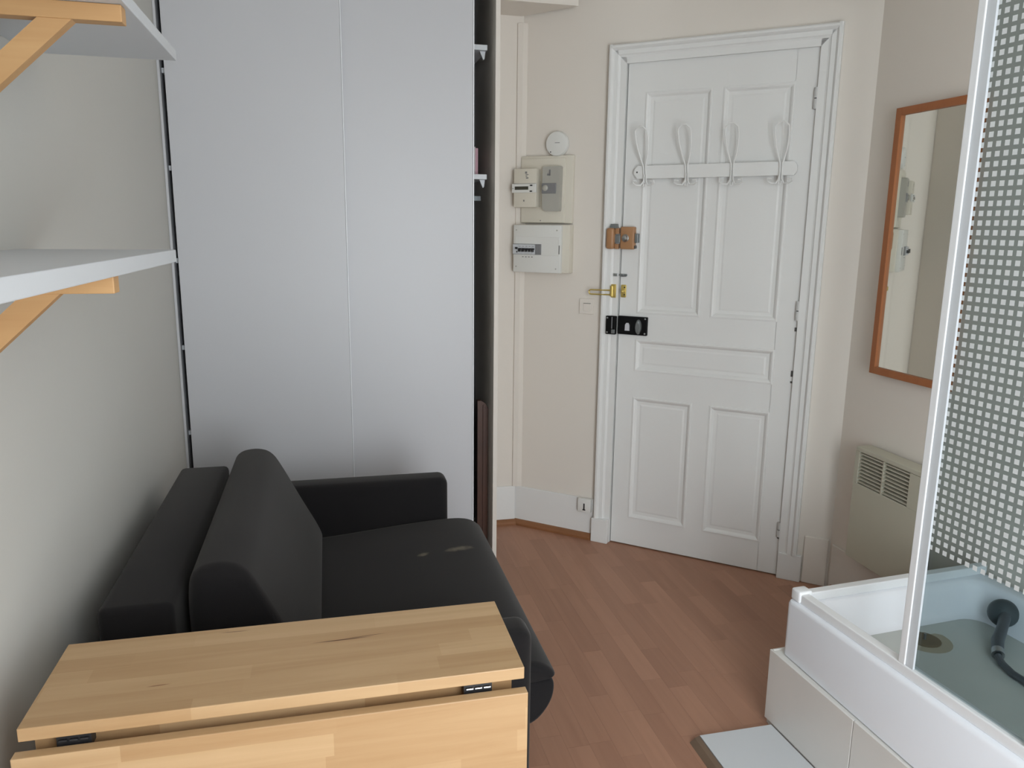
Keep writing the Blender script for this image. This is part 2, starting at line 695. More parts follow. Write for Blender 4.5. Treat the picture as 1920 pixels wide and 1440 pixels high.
# walls
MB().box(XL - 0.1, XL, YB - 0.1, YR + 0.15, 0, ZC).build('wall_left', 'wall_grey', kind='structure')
MB().box(XL - 0.1, 1.0, YR, YR + 0.1, 0, ZC).build('wall_back', 'wall_cream', kind='structure')
MB().box(XR, XR + 0.1, YB - 0.1, 2.74, 0, ZC).build('wall_right', 'wall_paint', kind='structure')
MB().box(XL - .1, XR + .1, YB - .1, YR + .15, ZC, ZC + 0.08).build('ceiling', 'ceiling_paint', kind='structure')
wd = MB()                                    # slanted wall with the door opening
wd.box(-0.06, 0.500, 0, 0.12, 0, ZC)
wd.box(1.330, S_END + 0.10, 0, 0.12, 0, ZC)
wd.box(0.500, 1.330, 0, 0.12, 2.225, ZC)
wd.build('wall_door', 'wall_cream', frame=F, kind='structure')
MB().box(0.49, 1.34, 0.09, 0.12, 0, 2.24).build('wall_landing', 'dark_void', frame=F, kind='structure')
ww = MB()                                    # window wall behind the camera
ww.box(XL, WIN['x0'], YB - .1, YB, 0, ZC).box(WIN['x1'], XR, YB - .1, YB, 0, ZC)
ww.box(WIN['x0'], WIN['x1'], YB - .1, YB, 0, WIN['z0']).box(WIN['x0'], WIN['x1'], YB - .1, YB, WIN['z1'], ZC)
ww.build('wall_window', 'wall_paint', kind='structure')
glass_material('window_glass', (0.96, 0.98, 0.97, 1))
wf = MB()
xm = (WIN['x0'] + WIN['x1']) / 2
for xa, xb in ((WIN['x0'], WIN['x0'] + .05), (xm - .04, xm + .04), (WIN['x1'] - .05, WIN['x1'])):
    wf.box(xa, xb, YB - .08, YB - .03, WIN['z0'], WIN['z1'], 0.004)
for za, zb in ((WIN['z0'], WIN['z0'] + .06), (WIN['z1'] - .05, WIN['z1'])):
    wf.box(WIN['x0'], WIN['x1'], YB - .08, YB - .03, za, zb, 0.004)
wfo = wf.build('window_1', 'white_paint', kind='structure')
for xa, xb in ((WIN['x0'] + .05, xm - .04), (xm + .04, WIN['x1'] - .05)):
    MB().box(xa, xb, YB - .058, YB - .054, WIN['z0'] + .06, WIN['z1'] - .05).build('pane', 'window_glass', wfo)

# soffit over the corner beside the wardrobe
so = MB()
sx = 0.904 + (YR - 3.43) / 0.864
so.prism([(0.712, 3.43), (1.10, 3.43), (0.905, 3.66), (0.712, 3.66)], 2.447, ZC, 'z')
so.build('trim_soffit', 'wall_cream', kind='structure')

# painted skirting band and wooden quarter round
sk = MB()
sk.box(-0.004, 0.436, -0.010, 0.0, 0.0, 0.205, 0.004)
sk.build('baseboard_door', 'white_paint', frame=F, kind='structure')
sk2 = MB().box(0.712, 0.90, YR - 0.010, YR, 0.0, 0.205, 0.004)
sk2.build('baseboard_back', 'white_paint', kind='structure')
sk3 = MB().box(1.41, 1.508, -0.010, 0.0, 0.0, 0.215, 0.004)
sk3.build('baseboard_corner', 'wall_cream', frame=F, kind='structure')
MB().box(XR - 0.010, XR, 1.97, 2.66, 0.0, 0.205, 0.004).build('baseboard_right', 'wall_cream', kind='structure')


def quarter(mb, p0, p1, nrm, r=0.022):
    p0, p1, nrm = Vector(p0), Vector(p1), Vector(nrm)
    prof = [(0, 0), (r, 0), (r, r * .5), (r * .75, r * .85), (r * .4, r * 1.15), (0, r * 1.3)]
    mb.loft([[p + nrm * a + Vector((0, 0, b)) for a, b in prof] for p in (p0, p1)])


q = MB()
quarter(q, (-0.004, -0.010, 0), (0.432, -0.010, 0), (0, -1, 0))
q.build('trim_1', 'skirting_wood', frame=F, kind='structure')
q = MB()
quarter(q, (0.712, YR - 0.010, 0), (0.90, YR - 0.010, 0), (0, -1, 0))
q.build('trim_2', 'skirting_wood', kind='structure')
q = MB()
quarter(q, (XR - .010, 2.64, 0), (XR - .010, 1.96, 0), (-1, 0, 0))
q.build('trim_3', 'skirting_wood', kind='structure')
# slim boxed pipe in the corner
MB().prism([(0.884, YR), (0.886, YR - 0.010), (0.908, YR - 0.018), (0.930, YR - 0.016), (0.94, YR)], 0.205, 2.415, 'z').build('trim_4', 'wall_cream', kind='structure')

# ------------------------------------------------------------------ door with casing
D0, D1, DZ = 0.526, 1.304, 2.210
CASP = [(0, 0), (0, .028), (.006, .034), (.014, .034), (.019, .028), (.023, .020), (.040, .020), (.044, .015), (.050, .012), (.0775, .012), (.0775, 0)]


def casing(name, side):
    mb = MB()
    if side == 'left':
        s0 = 0.444
        mb.prism([(s0 + a, -b) for a, b in CASP], 0.12, 2.28, 'z')
        mb.box(s0 - 0.008, s0 + 0.0765, -0.036, 0, 0, 0.12, 0.003)
        mb.box(0.50, 0.5215, -0.006, 0.05, 0, 2.225)
    else:
        s0 = 1.384
        mb.prism([(s0 - a, -b) for a, b in CASP], 0.12, 2.28, 'z')
        mb.box(1.3075, 1.405, -0.020, 0, 0, 0.12, 0.003)
        mb.box(1.3065, 1.33, -0.006, 0.05, 0, 2.225)
    return mb


casL = casing('l', 'left').build('trim_5', 'white_paint', frame=F, kind='structure')
casR = casing('r', 'right').build('trim_6', 'white_paint', frame=F, kind='structure')
ct = MB()
ct.loft([[(0.444 + 0.9 * 0 + a * 1.0, -b, 2.28 - a) for a, b in CASP], [(1.384 - a, -b, 2.28 - a) for a, b in CASP]])
ct.box(0.50, 1.33, -0.006, 0.05, 2.2155, 2.225)
ct.build('trim_7', 'white_paint', frame=F, kind='structure')

# door leaf: stiles and rails, then recessed panels
PAN = [(0.612, 0.893, 1.130, 2.078), (0.945, 1.220, 1.130, 2.078), (0.612, 1.220, 0.862, 1.005), (0.612, 0.882, 0.145, 0.733), (0.968, 1.220, 0.145, 0.733)]
T0, T1 = 0.004, 0.042
dl = MB()
dl.box(D0, 0.612, T0, T1, 0.006, DZ)
dl.box(1.220, D1, T0, T1, 0.006, DZ)
dl.box(0.612, 1.222, T0, T1, 2.078, DZ)
dl.box(0.893, 0.945, T0, T1, 1.13, 2.078)
dl.box(0.612, 1.222, T0, T1, 1.005, 1.13)
dl.box(0.612, 1.222, T0, T1, 0.733, 0.862)
dl.box(0.882, 0.968, T0, T1, 0.145, 0.733)
dl.box(0.612, 1.222, T0, T1, 0.006, 0.145)
dl.box(0.60, 1.23, T0 + .022, T1, 0.01, 2.1)
door = dl.build('door_1', 'white_paint', frame=F, kind='structure')
for x0, x1, z0, z1 in PAN:
    mb = MB()

    def ring(i, out):
        return [(x0 + i, T0 - out, z0 + i), (x1 - i, T0 - out, z0 + i), (x1 - i, T0 - out, z1 - i), (x0 + i, T0 - out, z1 - i)]
    mb.loft([ring(-.004, 0.0), ring(-.003, .003), ring(.003, .004), ring(.009, .001), ring(.014, -.004), ring(.017, -.007), ring(.030, -.008), ring(.038, -.006), ring(.041, -.006)], cap0=False)
    mb.build('panel', 'white_paint', door, F)
for z0, z1 in ((1.972, 2.052), (1.138, 1.218), (0.186, 0.252)):
    mb = MB()
    mb.tube([(1.303, -0.004, z0), (1.303, -0.004, (z0 + z1) / 2 - .002)], 0.0095, 10)
    mb.tube([(1.303, -0.004, (z0 + z1) / 2 + .002), (1.303, -0.004, z1)], 0.0095, 10)
    h = mb.build('hinge', 'hinge_paint', door, F, smooth=True)
    MB().tube([(1.303, -0.004, (z0 + z1) / 2 - .0025), (1.303, -0.004, (z0 + z1) / 2 + .0025)], 0.006, 10).build('pin', 'dark_plastic', h, F)

# bronze rim lock: case on the door, keeper on the casing
lk = MB().box(0.527, 0.592, -0.030, T0, 1.413, 1.512, 0.006, 3).build('rim_lock', 'bronze_paint', door, F, smooth=True, label='bronze painted rim lock case')
MB().revolve([(0.017, 0), (0.017, .004), (0.013, .007), (0.011, .014), (.004, .016)], (0.552, -0.030, 1.462), 'y', 20).build('knob', 'steel', lk, F, smooth=True)
MB().box(0.592, 0.607, -0.022, T0, 1.442, 1.482, 0.002).build('end_plate', 'dull_steel', lk, F)
MB().box(0.586, 0.596, -0.020, T0, 1.416, 1.430, 0.002).build('screw', 'dark_plastic', lk, F)
kp = MB().box(0.466, 0.503, -0.050, -0.010, 1.413, 1.506, 0.010, 3).build('lock_keeper', 'bronze_paint', casL, F, smooth=True, label='bronze painted lock keeper')
kp2 = MB().box(0.503, 0.520, -0.030, -0.010, 1.413, 1.436, 0.002).box(0.503, 0.520, -0.030, -0.010, 1.480, 1.506, 0.002)
kp2.build('keeper_lip', 'bronze_paint', kp, F)
MB().box(0.498, 0.5265, -0.028, -0.012, 1.440, 1.476, 0.002).build('bolt', 'dull_steel', lk, F)
MB().loft([[(0.476, -0.034, 1.505), (0.516, -0.034, 1.505), (0.516, -0.014, 1.505), (0.476, -0.014, 1.505)],
           [(0.482, -0.030, 1.524), (0.512, -0.030, 1.524), (0.512, -0.016, 1.524), (0.482, -0.016, 1.524)]]).build('top_plate', 'dull_steel', kp, F)

# small slide bolt
sb = MB().box(0.527, 0.556, -0.003, T0, 1.289, 1.302, 0.001)
sbo = sb.build('slide_bolt', 'steel', door, F, label='small steel slide bolt')
MB().tube([(0.512, -0.008, 1.297), (0.560, -0.008, 1.297)], 0.0035, 8).build('rod', 'dull_steel', sbo, F, smooth=True)
MB().tube([(0.543, -0.008, 1.297), (0.543, -0.020, 1.293)], 0.003, 8).build('knob', 'steel', sbo, F, smooth=True)
MB().box(0.499, 0.518, -0.021, -0.011, 1.291, 1.303, 0.001).build('bolt_keeper', 'steel', casL, F)

# brass swing bar guard
gp = MB().box(0.531, 0.556, -0.004, T0, 1.195, 1.253, 0.004)
gpo = gp.build('guard_catch', 'brass', door, F, smooth=True, label='brass door guard catch plate')
MB().revolve([(0.006, 0), (.006, .010), (.008, .014), (.006, .02), (.002, .022)], (0.544, -0.004, 1.224), 'y', 12).build('catch_ball', 'brass', gpo, F, smooth=True)
for zz in (1.208, 1.241):
    MB().revolve([(0.0035, 0), (.003, .0015), (.001, .002)], (0.549, -0.004, zz), 'y', 8).build('screw', 'dark_plastic', gpo, F)
gb = MB().box(0.488, 0.512, -0.017, -0.011, 1.193, 1.254, 0.002)
gb.tube([(0.497, -0.026, 1.200), (0.497, -0.026, 1.247)], 0.009, 12)
gbo = gb.build('guard_hinge', 'brass', casL, F, smooth=True, label='brass door guard hinge plate')
zb = 1.2165
arc = [(0.490, -0.028, zb + .010), (0.400, -0.040, zb + .010)]
arc += [(0.400 - .010 * math.sin(PI * k / 8), -0.040, zb + .010 * math.cos(PI * k / 8)) for k in range(1, 8)]
arc += [(0.400, -0.040, zb - .010), (0.490, -0.028, zb - .010)]
MB().tube(arc, 0.0032, 8).build('swing_bar', 'brass', gbo, F, smooth=True)

# black lock plate with oval handle
bl = MB().box(0.526, 0.665, -0.012, T0, 1.027, 1.111, 0.003)
blo = bl.build('lock_plate', 'black_metal', door, F, label='black rectangular lock plate')
ov = []
for i, (s, o) in enumerate(((1.0, .012), (1.0, .017), (.88, .026), (.6, .031))):
    ov.append([(0.626 + .0145 * s * math.cos(a), -o, 1.066 + .034 * s * math.sin(a)) for a in [2 * PI * k / 20 for k in range(20)]])
MB().loft(ov).build('turn_handle', 'dull_steel', blo, F, smooth=True)
MB().loft([[(0.573 + a, -o, 1.064 + b) for a, b in ((-.011, -.018), (.011, -.018), (.010, .008), (.005, .017), (-.005, .017), (-.010, .008))] for o in (.012, .018)]).build('cylinder_cover', 'pale_plastic', blo, F)
for sx_, sz_ in ((0.655, 1.103), (0.655, 1.036)):
    MB().revolve([(0.0045, 0), (.004, .002), (.001, .003)], (sx_, -0.012, sz_), 'y', 10).build('screw', 'steel', blo, F)
bk = MB().box(0.473, 0.5215, -0.030, -0.010, 1.025, 1.110, 0.003)
bko = bk.build('lock_strike', 'black_metal', casL, F, label='black lock strike on the casing')
MB().box(0.502, 0.518, -0.033, -0.029, 1.030, 1.048, 0.001).build('strike_tongue', 'dull_steel', bko, F)
MB().box(0.502, 0.506, -0.032, -0.029, 1.052, 1.106).build('strike_rib', 'mid_grey', bko, F)
for sx_, sz_ in ((0.481, 1.101), (0.481, 1.034)):
    MB().revolve([(0.0045, 0), (.004, .002), (.001, .003)], (sx_, -0.030, sz_), 'y', 10).build('screw', 'steel', bko, F)


def at(s, out, z):
    return tuple(F @ Vector((s, -out, z)))


# ------------------------------------------------------------------ coat hooks on the door
hk = thing('coat_rack', at(0.913, 0, 1.745), 'white wooden coat rail with four wire hooks on the upper door', 'coat rack', EANG)
rl = MB()
rail_poly = [(0.576, 1.738), (0.592, 1.718), (1.246, 1.722), (1.256, 1.736), (1.256, 1.760), (1.244, 1.776), (0.592, 1.773), (0.576, 1.755)]
rl.prism(rail_poly, -0.020, -0.0045, 'y')
rl.build('rail', 'white_paint', hk, F)
for sp_ in (0.70, 1.09):
    MB().box(sp_, sp_ + .02, -0.0045, T0, 1.73, 1.765).build('spacer', 'white_paint', hk, F)
MB().revolve([(0.004, 0), (.003, .001), (.001, .0012)], (0.590, -0.020, 1.746), 'y', 8).build('screw', 'ink', hk, F)
for i, s in enumerate((0.630, 0.814, 1.003, 1.196)):
    top = (1.932, 1.932, 1.928, 1.926)[i]
    dx = (-0.020, -0.016, -0.008, -0.004)[i]
    pts = []
    for k in range(17):                       # long paddle-shaped wire loop rising away from the door
        u = k / 16
        z = 1.700 + (top - 1.700) * u
        if u < 0.30:
            w = 0.0045
        else:
            v = (u - 0.30) / 0.70
            w = 0.0045 + 0.0225 * math.sin(min(1.0, v / 0.75) * PI / 2)
            if v > 0.86:
                w *= math.sqrt(max(0.12, 1 - ((v - 0.86) / 0.14) ** 2))
        out = 0.024 + 0.050 * max(0, u - 0.25) ** 1.3
        pts.append((s + dx * u, out, z, w))
    loop = [(p[0] - p[3], -p[1], p[2]) for p in pts] + [(p[0] + p[3], -p[1], p[2]) for p in reversed(pts)]
    h = MB().tube(loop, 0.0036, 6, closed=True).build('hook', 'white_paint', hk, F, smooth=True)
    low = MB()
    for sg in (-1, 1):
        low.tube([(s + sg * .004, -.026, 1.735), (s + sg * .006, -.030, 1.706), (s + sg * .016, -.036, 1.690), (s + sg * .034, -.044, 1.690), (s + sg * .048, -.048, 1.699), (s + sg * .046, -.050, 1.708), (s + sg * .030, -.048, 1.706)], 0.0034, 6)
    low.tube([(s - .006, -.030, 1.700), (s - .004, -.036, 1.684), (s + .004, -.036, 1.684), (s + .006, -.030, 1.700)], 0.0028, 6)
    low.build('lower_prong', 'white_paint', h, F, smooth=True)

# ------------------------------------------------------------------ smoke detector, meter panel, fuse box, switch, socket
sd = thing('smoke_detector', at(0.206, 0, 1.829), 'round white smoke detector on the wall above the meter panel', 'smoke detector', EANG)
MB().revolve([(0.050, 0), (0.050, .010), (0.046, .012)], (0.206, 0, 1.880), 'y', 32).build('base', 'white_plastic', sd, F, smooth=True)
MB().revolve([(0.0545, .010), (0.056, .016), (0.056, .026), (0.052, .034), (0.040, .037), (0.001, .038)], (0.206, 0, 1.880), 'y', 36).build('cover', 'white_plastic', sd, F, smooth=True)
for a, b, r in ((-.027, -.016, .004), (-.020, -.014, .004), (-.024, -.022, .003), (-.027, -.036, .003)):
    MB().revolve([(r, 0), (r, .0006)], (0.206 + a, -0.0365, 1.880 + b), 'y', 10).build('print_mark', 'ink', sd, F)
MB().box(0.200, 0.224, -0.0385, -0.036, 1.882, 1.8845).build('print_line', 'soft_ink', sd, F)

mt = thing('meter_panel', at(0.14, 0, 1.524), 'cream electricity meter panel on the wall under the smoke detector', 'electric panel', EANG)
MB().box(0.022, 0.288, -0.026, 0, 1.524, 1.830, 0.006).build('backing_box', 'cream_plastic', mt, F, smooth=True)
MB().box(0.028, 0.252, -0.032, -0.024, 1.527, 1.818, 0.003).build('board', 'cream_plastic', mt, F, smooth=True)
mb_ = MB().box(0.012, 0.128, -0.078, -0.030, 1.596, 1.770, 0.003)
meter = mb_.build('meter', 'cream_plastic', mt, F, smooth=True)
MB().box(0.006, 0.130, -0.086, -0.074, 1.662, 1.702, 0.002).build('display_band', 'white_plastic', meter, F)
MB().box(0.022, 0.092, -0.0868, -0.085, 1.675, 1.690).build('display', 'lcd', meter, F)
for bx, bz in ((0.107, 1.694), (0.106, 1.668)):
    MB().box(bx - .006, bx + .006, -0.0885, -0.085, bz - .003, bz + .003, 0.001).build('button', 'dark_plastic', meter, F)
MB().revolve([(0.002, 0), (.002, .001)], (0.0125, -0.086, 1.681), 'y', 8).build('led', 'dark_plastic', meter, F)
for bx, bz, w_, h_ in ((0.076, 1.752, .010, .010), (0.081, 1.743, .014, .004), (0.078, 1.736, .008, .004), (0.082, 1.728, .012, .006), (0.066, 1.626, .006, .008)):
    MB().box(bx - w_ / 2, bx + w_ / 2, -0.0786, -0.077, bz - h_ / 2, bz + h_ / 2).build('logo_mark', 'soft_ink', meter, F)
MB().box(0.012, 0.128, -0.0784, -0.0775, 1.7025, 1.704).build('joint_line', 'soft_ink', meter, F)
gs = MB()
gs.prism([(0.152, 1.592), (0.164, 1.580), (0.234, 1.578), (0.238, 1.584), (0.241, 1.776), (0.236, 1.780), (0.158, 1.778), (0.152, 1.772)], -0.062, -0.030, 'y')
gso = gs.build('main_switch', 'grey_plastic', mt, F)
MB().box(0.150, 0.222, -0.066, -0.058, 1.658, 1.704, 0.002).build('switch_plate', 'mid_grey', gso, F)
MB().revolve([(0.014, 0), (.014, .006), (.010, .009), (.002, .010)], (0.170, -0.066, 1.682), 'y', 16).build('knob', 'grey_plastic', gso, F, smooth=True)
MB().box(0.176, 0.192, -0.064, -0.061, 1.738, 1.746).box(0.186, 0.192, -0.064, -0.061, 1.738, 1.764).build('lever_mark', 'mid_grey', gso, F)
MB().revolve([(0.003, 0), (.002, .001)], (0.131, -0.032, 1.536), 'y', 8).build('screw', 'mid_grey', mt, F)

fb = thing('fuse_box', at(0.13, 0, 1.292), 'white fuse box with a row of black breakers below the meter panel', 'fuse box', EANG)
MB().box(0.018, 0.290, -0.050, 0, 1.296, 1.518, 0.004).build('case', 'cream_plastic', fb, F, smooth=True)
MB().box(0.010, 0.256, -0.072, -0.048, 1.296, 1.516, 0.004).build('cover', 'white_plastic', fb, F, smooth=True)
MB().box(0.022, 0.250, -0.0735, -0.071, 1.376, 1.462, 0.001).build('door_flap', 'white_plastic', fb, F)
MB().box(0.012, 0.158, -0.0745, -0.072, 1.379, 1.428).build('window_recess', 'mid_grey', fb, F)
MB().box(0.014, 0.042, -0.084, -0.073, 1.381, 1.426, 0.001).build('main_breaker', 'blue_plastic' if False else 'breaker_body', fb, F)
MB().box(0.031, 0.040, -0.094, -0.083, 1.404, 1.413, 0.001).build('main_lever', 'dark_plastic', fb, F)
MB().box(0.034, 0.039, -0.087, -0.083, 1.388, 1.394).build('test_button', 'dark_plastic', fb, F)
for i in range(5):
    sx_ = 0.0435 + i * 0.0172
    br = MB().box(sx_, sx_ + 0.0165, -0.084, -0.073, 1.381, 1.426, 0.001).build('breaker', 'breaker_body', fb, F)
    MB().box(sx_ + .001, sx_ + .0155, -0.088, -0.083, 1.402, 1.4085).build('lever_slot', 'dark_plastic', br, F)
    MB().box(sx_ + .004, sx_ + .0125, -0.096, -0.083, 1.392, 1.405, 0.001).build('lever', 'dark_plastic', br, F)
    MB().box(sx_ + .004, sx_ + .0125, -0.0848, -0.0838, 1.4155, 1.4175).build('rating_mark', 'soft_ink', br, F)
MB().box(0.130, 0.155, -0.080, -0.073, 1.381, 1.426, 0.001).build('blank_plate', 'mid_grey', fb, F)
MB().box(0.2475, 0.2505, -0.0745, -0.072, 1.384, 1.424).build('flap_catch', 'ink', fb, F)
for sx_, sz_ in ((0.026, 1.492), (0.236, 1.492), (0.026, 1.322), (0.233, 1.316)):
    MB().revolve([(0.0035, 0), (.003, .0015), (.001, .002)], (sx_, -0.072, sz_), 'y', 10).build('screw', 'grey_plastic', fb, F)
for sx_ in (0.058, 0.074, 0.090, 0.106):
    MB().box(sx_, sx_ + .008, -0.0726, -0.0715, 1.366, 1.370).build('label_mark', 'soft_ink', fb, F)

sw = thing('light_switch', at(0.366, 0, 1.109), 'flush white light switch on the wall left of the door', 'light switch', EANG)
MB().box(0.331, 0.401, -0.008, 0, 1.109, 1.181, 0.002).build('plate', 'wall_cream', sw, F)
MB().box(0.353, 0.387, -0.0115, -0.007, 1.123, 1.158, 0.001).build('rocker', 'wall_cream', sw, F)
MB().box(0.352, 0.388, -0.0095, -0.007, 1.1582, 1.1600).build('gap_line', 'ink', sw, F)

sk_ = thing('telephone_socket', at(0.398, 0.01, 0.140), 'small white telephone socket on the skirting beside the door casing', 'wall socket', EANG)
MB().box(0.362, 0.430, -0.034, -0.010, 0.140, 0.208, 0.003).build('plate', 'white_plastic', sk_, F, smooth=True)
MB().box(0.393, 0.400, -0.0348, -0.0335, 0.150, 0.185).box(0.389, 0.404, -0.0348, -0.0335, 0.150, 0.156).build('jack_slot', 'dark_plastic', sk_, F)

# ------------------------------------------------------------------ wardrobe with sliding doors
YC = 3.225
wr = thing('wardrobe', (0.06, YC + .2, 0), 'tall built-in wardrobe with two plain white sliding doors', 'wardrobe')
MB().box(XL + .001, XL + .010, YC, YR - .002, 0, 2.60).build('side_panel', 'white_laminate', wr)
MB().box(0.691, 0.710, YC, YR - .002, 0, 2.60, 0.001).build('side_panel', 'wall_cream', wr)
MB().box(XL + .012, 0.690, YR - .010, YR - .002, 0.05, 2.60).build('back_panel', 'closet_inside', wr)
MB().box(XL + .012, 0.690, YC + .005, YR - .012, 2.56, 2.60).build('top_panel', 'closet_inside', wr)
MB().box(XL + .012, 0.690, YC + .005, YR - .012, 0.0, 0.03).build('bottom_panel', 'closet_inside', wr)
dL = MB().box(-0.558, 0.080, YC - .002, YC + .016, 0.035, 2.555, 0.0015).build('sliding_door', 'white_laminate', wr)
MB().box(0.0805, 0.0845, YC - .003, YC + .018, 0.035, 2.555, 0.001).build('edge_strip', 'aluminium_white', dL)
dR = MB().box(0.055, 0.603, YC + .028, YC + .046, 0.035, 2.555, 0.0015).build('sliding_door', 'white_laminate', wr)
MB().box(0.6035, 0.6085, YC + .026, YC + .048, 0.035, 2.555, 0.001).build('edge_strip', 'aluminium_white', dR)
MB().box(XL + .012, 0.690, YC + .0, YC + .052, 2.556, 2.60).build('track', 'aluminium_white', wr)
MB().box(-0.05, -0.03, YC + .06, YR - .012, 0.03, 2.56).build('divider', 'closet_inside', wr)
for z in (0.66, 1.01, 1.352, 1.70, 2.05):
    MB().box(XL + .013, -0.051, YC + .022, YR - .012, z, z + .018).build('shelf', 'shelf_white', wr)
for z in (1.700, 2.210):
    sh = MB().box(-0.028, 0.668, YC + .056, YR - .012, z, z + .020).build('shelf', 'shelf_white', wr)
    MB().prism([(0.640, z - .001), (0.664, z - .001), (0.660, z - .030), (0.655, z - .034)], YC + .075, YC + .095, 'y').build('bracket', 'shelf_white', sh)
MB().box(-0.028, 0.688, YC + .29, YC + .31, 1.62, 1.64).build('hanging_rail', 'dull_steel', wr)
bxo = thing('storage_box', (0.585, YC + .20, 1.7205), 'pale cardboard box with a pinkish side on the wardrobe shelf', 'box')
MB().box(0.50, 0.628, YC + .10, YC + .30, 1.7205, 1.835, 0.002).build('body', 'box_card', bxo)
MB().box(0.6285, 0.640, YC + .105, YC + .295, 1.7205, 1.83, 0.001).build('side_label', 'box_pink', bxo)
bd = thing('wooden_board', (0.655, YC + .2, 0.03), 'dark brown wooden board standing upright inside the wardrobe', 'board')
bp_ = [(0.640, 0.031), (0.6885, 0.031), (0.6885, 0.70), (0.676, 0.722), (0.655, 0.735), (0.640, 0.735)]
MB().prism(bp_, YC + .10, YC + .13, 'y').build('panel', 'dark_brown_wood', bd)
MB().prism([(0.664, 0.031), (0.671, 0.031), (0.671, 0.71), (0.664, 0.715)], YC + .092, YC + .10, 'y').build('edge_batten', 'dark_brown_wood', bd)

# ------------------------------------------------------------------ wall shelves with wooden brackets


def shelf(z0, z1, y1, ybr, label, tip):
    t = thing('wall_shelf', (XL, 1.2, z0), label, 'shelf', group='white wall shelves')
    MB().box(XL, -0.300, 0.25, y1, z0, z1, 0.0015).build('board', 'shelf_white', t)
    for yb in (ybr, ybr - 0.75):
        if yb < 0.3:
            continue
        b = MB().box(XL + .03, tip, yb, yb + .030, z0 - .027, z0 - .0005, 0.0015).build('bracket_arm', 'bracket_wood', t)
        MB().box(XL + .0005, XL + .030, yb, yb + .030, z0 - .30, z0 - .0005, 0.0015).build('bracket_upright', 'bracket_wood', t)
        # diagonal brace
        xa, za = tip - .075, z0 - .027
        w = 0.050
        xb = XL + .030
        L_ = xa - xb
        MB().prism([(xa, za), (xa - w, za), (xb, za - (L_ - w) * .93), (xb, za - L_ * .93)], yb + .003, yb + .027, 'y').build('bracket_brace', 'bracket_wood', t)
    return t


shelf(1.845, 1.867, 1.885, 1.440, 'higher white wall shelf seen from below with pale wooden bracket', -0.307)
shelf(1.424, 1.449, 1.715, 1.260, 'lower white wall shelf at eye level on wooden bracket', -0.310)

# ------------------------------------------------------------------ sofa
sf = thing('sofa', (-0.03, 2.15, 0), 'small charcoal fabric sofa with stained seat against the left wall', 'sofa')
fab = 'charcoal_fabric'
AZ = 0.600


def arm(y0, y1, xf):
    mb = MB()
    mb.box(-0.52, xf, y0, y1, 0.03, AZ, 0.028, 4)
    return mb.build('arm', fab, sf, smooth=True, angle=50)


arm(1.545, 1.645, 0.430)
arm(2.667, 2.775, 0.405)
MB().box(-0.500, -0.347, 1.650, 2.664, 0.06, 0.70, 0.016, 3).build('backrest', fab, sf, smooth=True, angle=50)
MB().box(-0.360, 0.36, 1.646, 2.666, 0.05, 0.262, 0.01).build('base', fab, sf, smooth=True)
lowp = chaikin([(-0.30, 0.27), (-0.30, 0.345), (0.0, 0.352), (0.40, 0.392), (0.505, 0.400), (0.522, 0.385), (0.512, 0.33), (0.47, 0.275), (0.40, 0.265)], 3)
pillow(lowp, 1.660, 2.662, 0.015).build('lower_mattress', fab, sf, smooth=True, angle=60)
upp = chaikin([(-0.32, 0.350), (-0.32, 0.392), (-0.05, 0.412), (0.20, 0.440), (0.39, 0.455), (0.475, 0.450), (0.520, 0.418), (0.520, 0.402), (0.44, 0.395), (0.0, 0.355)], 3)
pillow(upp, 1.655, 2.663, 0.02).build('seat_cushion', fab, sf, smooth=True, angle=60)
bcp = chaikin([(-0.318, 0.41), (-0.326, 0.55), (-0.329, 0.70), (-0.314, 0.752), (-0.255, 0.764), (-0.205, 0.750), (-0.170, 0.690), (-0.115, 0.575), (-0.052, 0.455), (-0.046, 0.420), (-0.09, 0.410), (-0.22, 0.408)], 3)
pillow(bcp, 1.688, 2.656, 0.030, n=6).build('back_cushion', fab, sf, smooth=True, angle=60)
for fx in (-0.46, 0.34):
    for fy in (1.595, 2.72):
        MB().revolve([(0.018, 0), (0.022, .03)], (fx, fy, 0.0005), 'z', 12).build('foot', 'dark_plastic', sf)

# ------------------------------------------------------------------ drop leaf table
tb = thing('drop_leaf_table', (-0.09, 1.297, 0), 'pale wooden drop-leaf table with folded leaf in the foreground', 'table')
TW = 'table_wood'
TX0, TX1, TY0, TY1, TZ = -0.487, 0.315, 1.192, 1.444, 0.740
MB().box(TX0, TX1, TY0, TY1, TZ - .0225, TZ, 0.0015).build('table_top', TW, tb)
fl = MB().box(TX0 - .007, TX1 + .003, TY0 - .017, TY0 + .003, 0.075, 0.7005, 0.0015).build('drop_leaf', TW, tb)
MB().box(TX0, TX1, TY1 - .003, TY1 + .017, 0.075, 0.7005, 0.0015).build('drop_leaf', TW, tb)
MB().box(TX0 + .012, TX1 - .016, TY0 + .030, TY0 + .050, 0.62, TZ - .0225).build('apron', TW, tb)
MB().box(TX0 + .012, TX1 - .016, TY1 - .036, TY1 - .014, 0.62, TZ - .0225).build('apron', TW, tb)
for xx in (TX0 + .012, TX1 - .034):
    MB().box(xx, xx + .018, TY0 + .051, TY1 - .037, 0.10, TZ - .0225).build('end_panel', TW, tb)
for xx in (TX0 + .014, TX1 - .060):
    for yy in (TY0 + .014, TY1 - .054):
        MB().box(xx, xx + .040, yy + .023 if yy < 1.3 else yy - .023, yy + .063 if yy < 1.3 else yy + .017, 0.0005, 0.62, 0.002).build('leg', TW, tb)
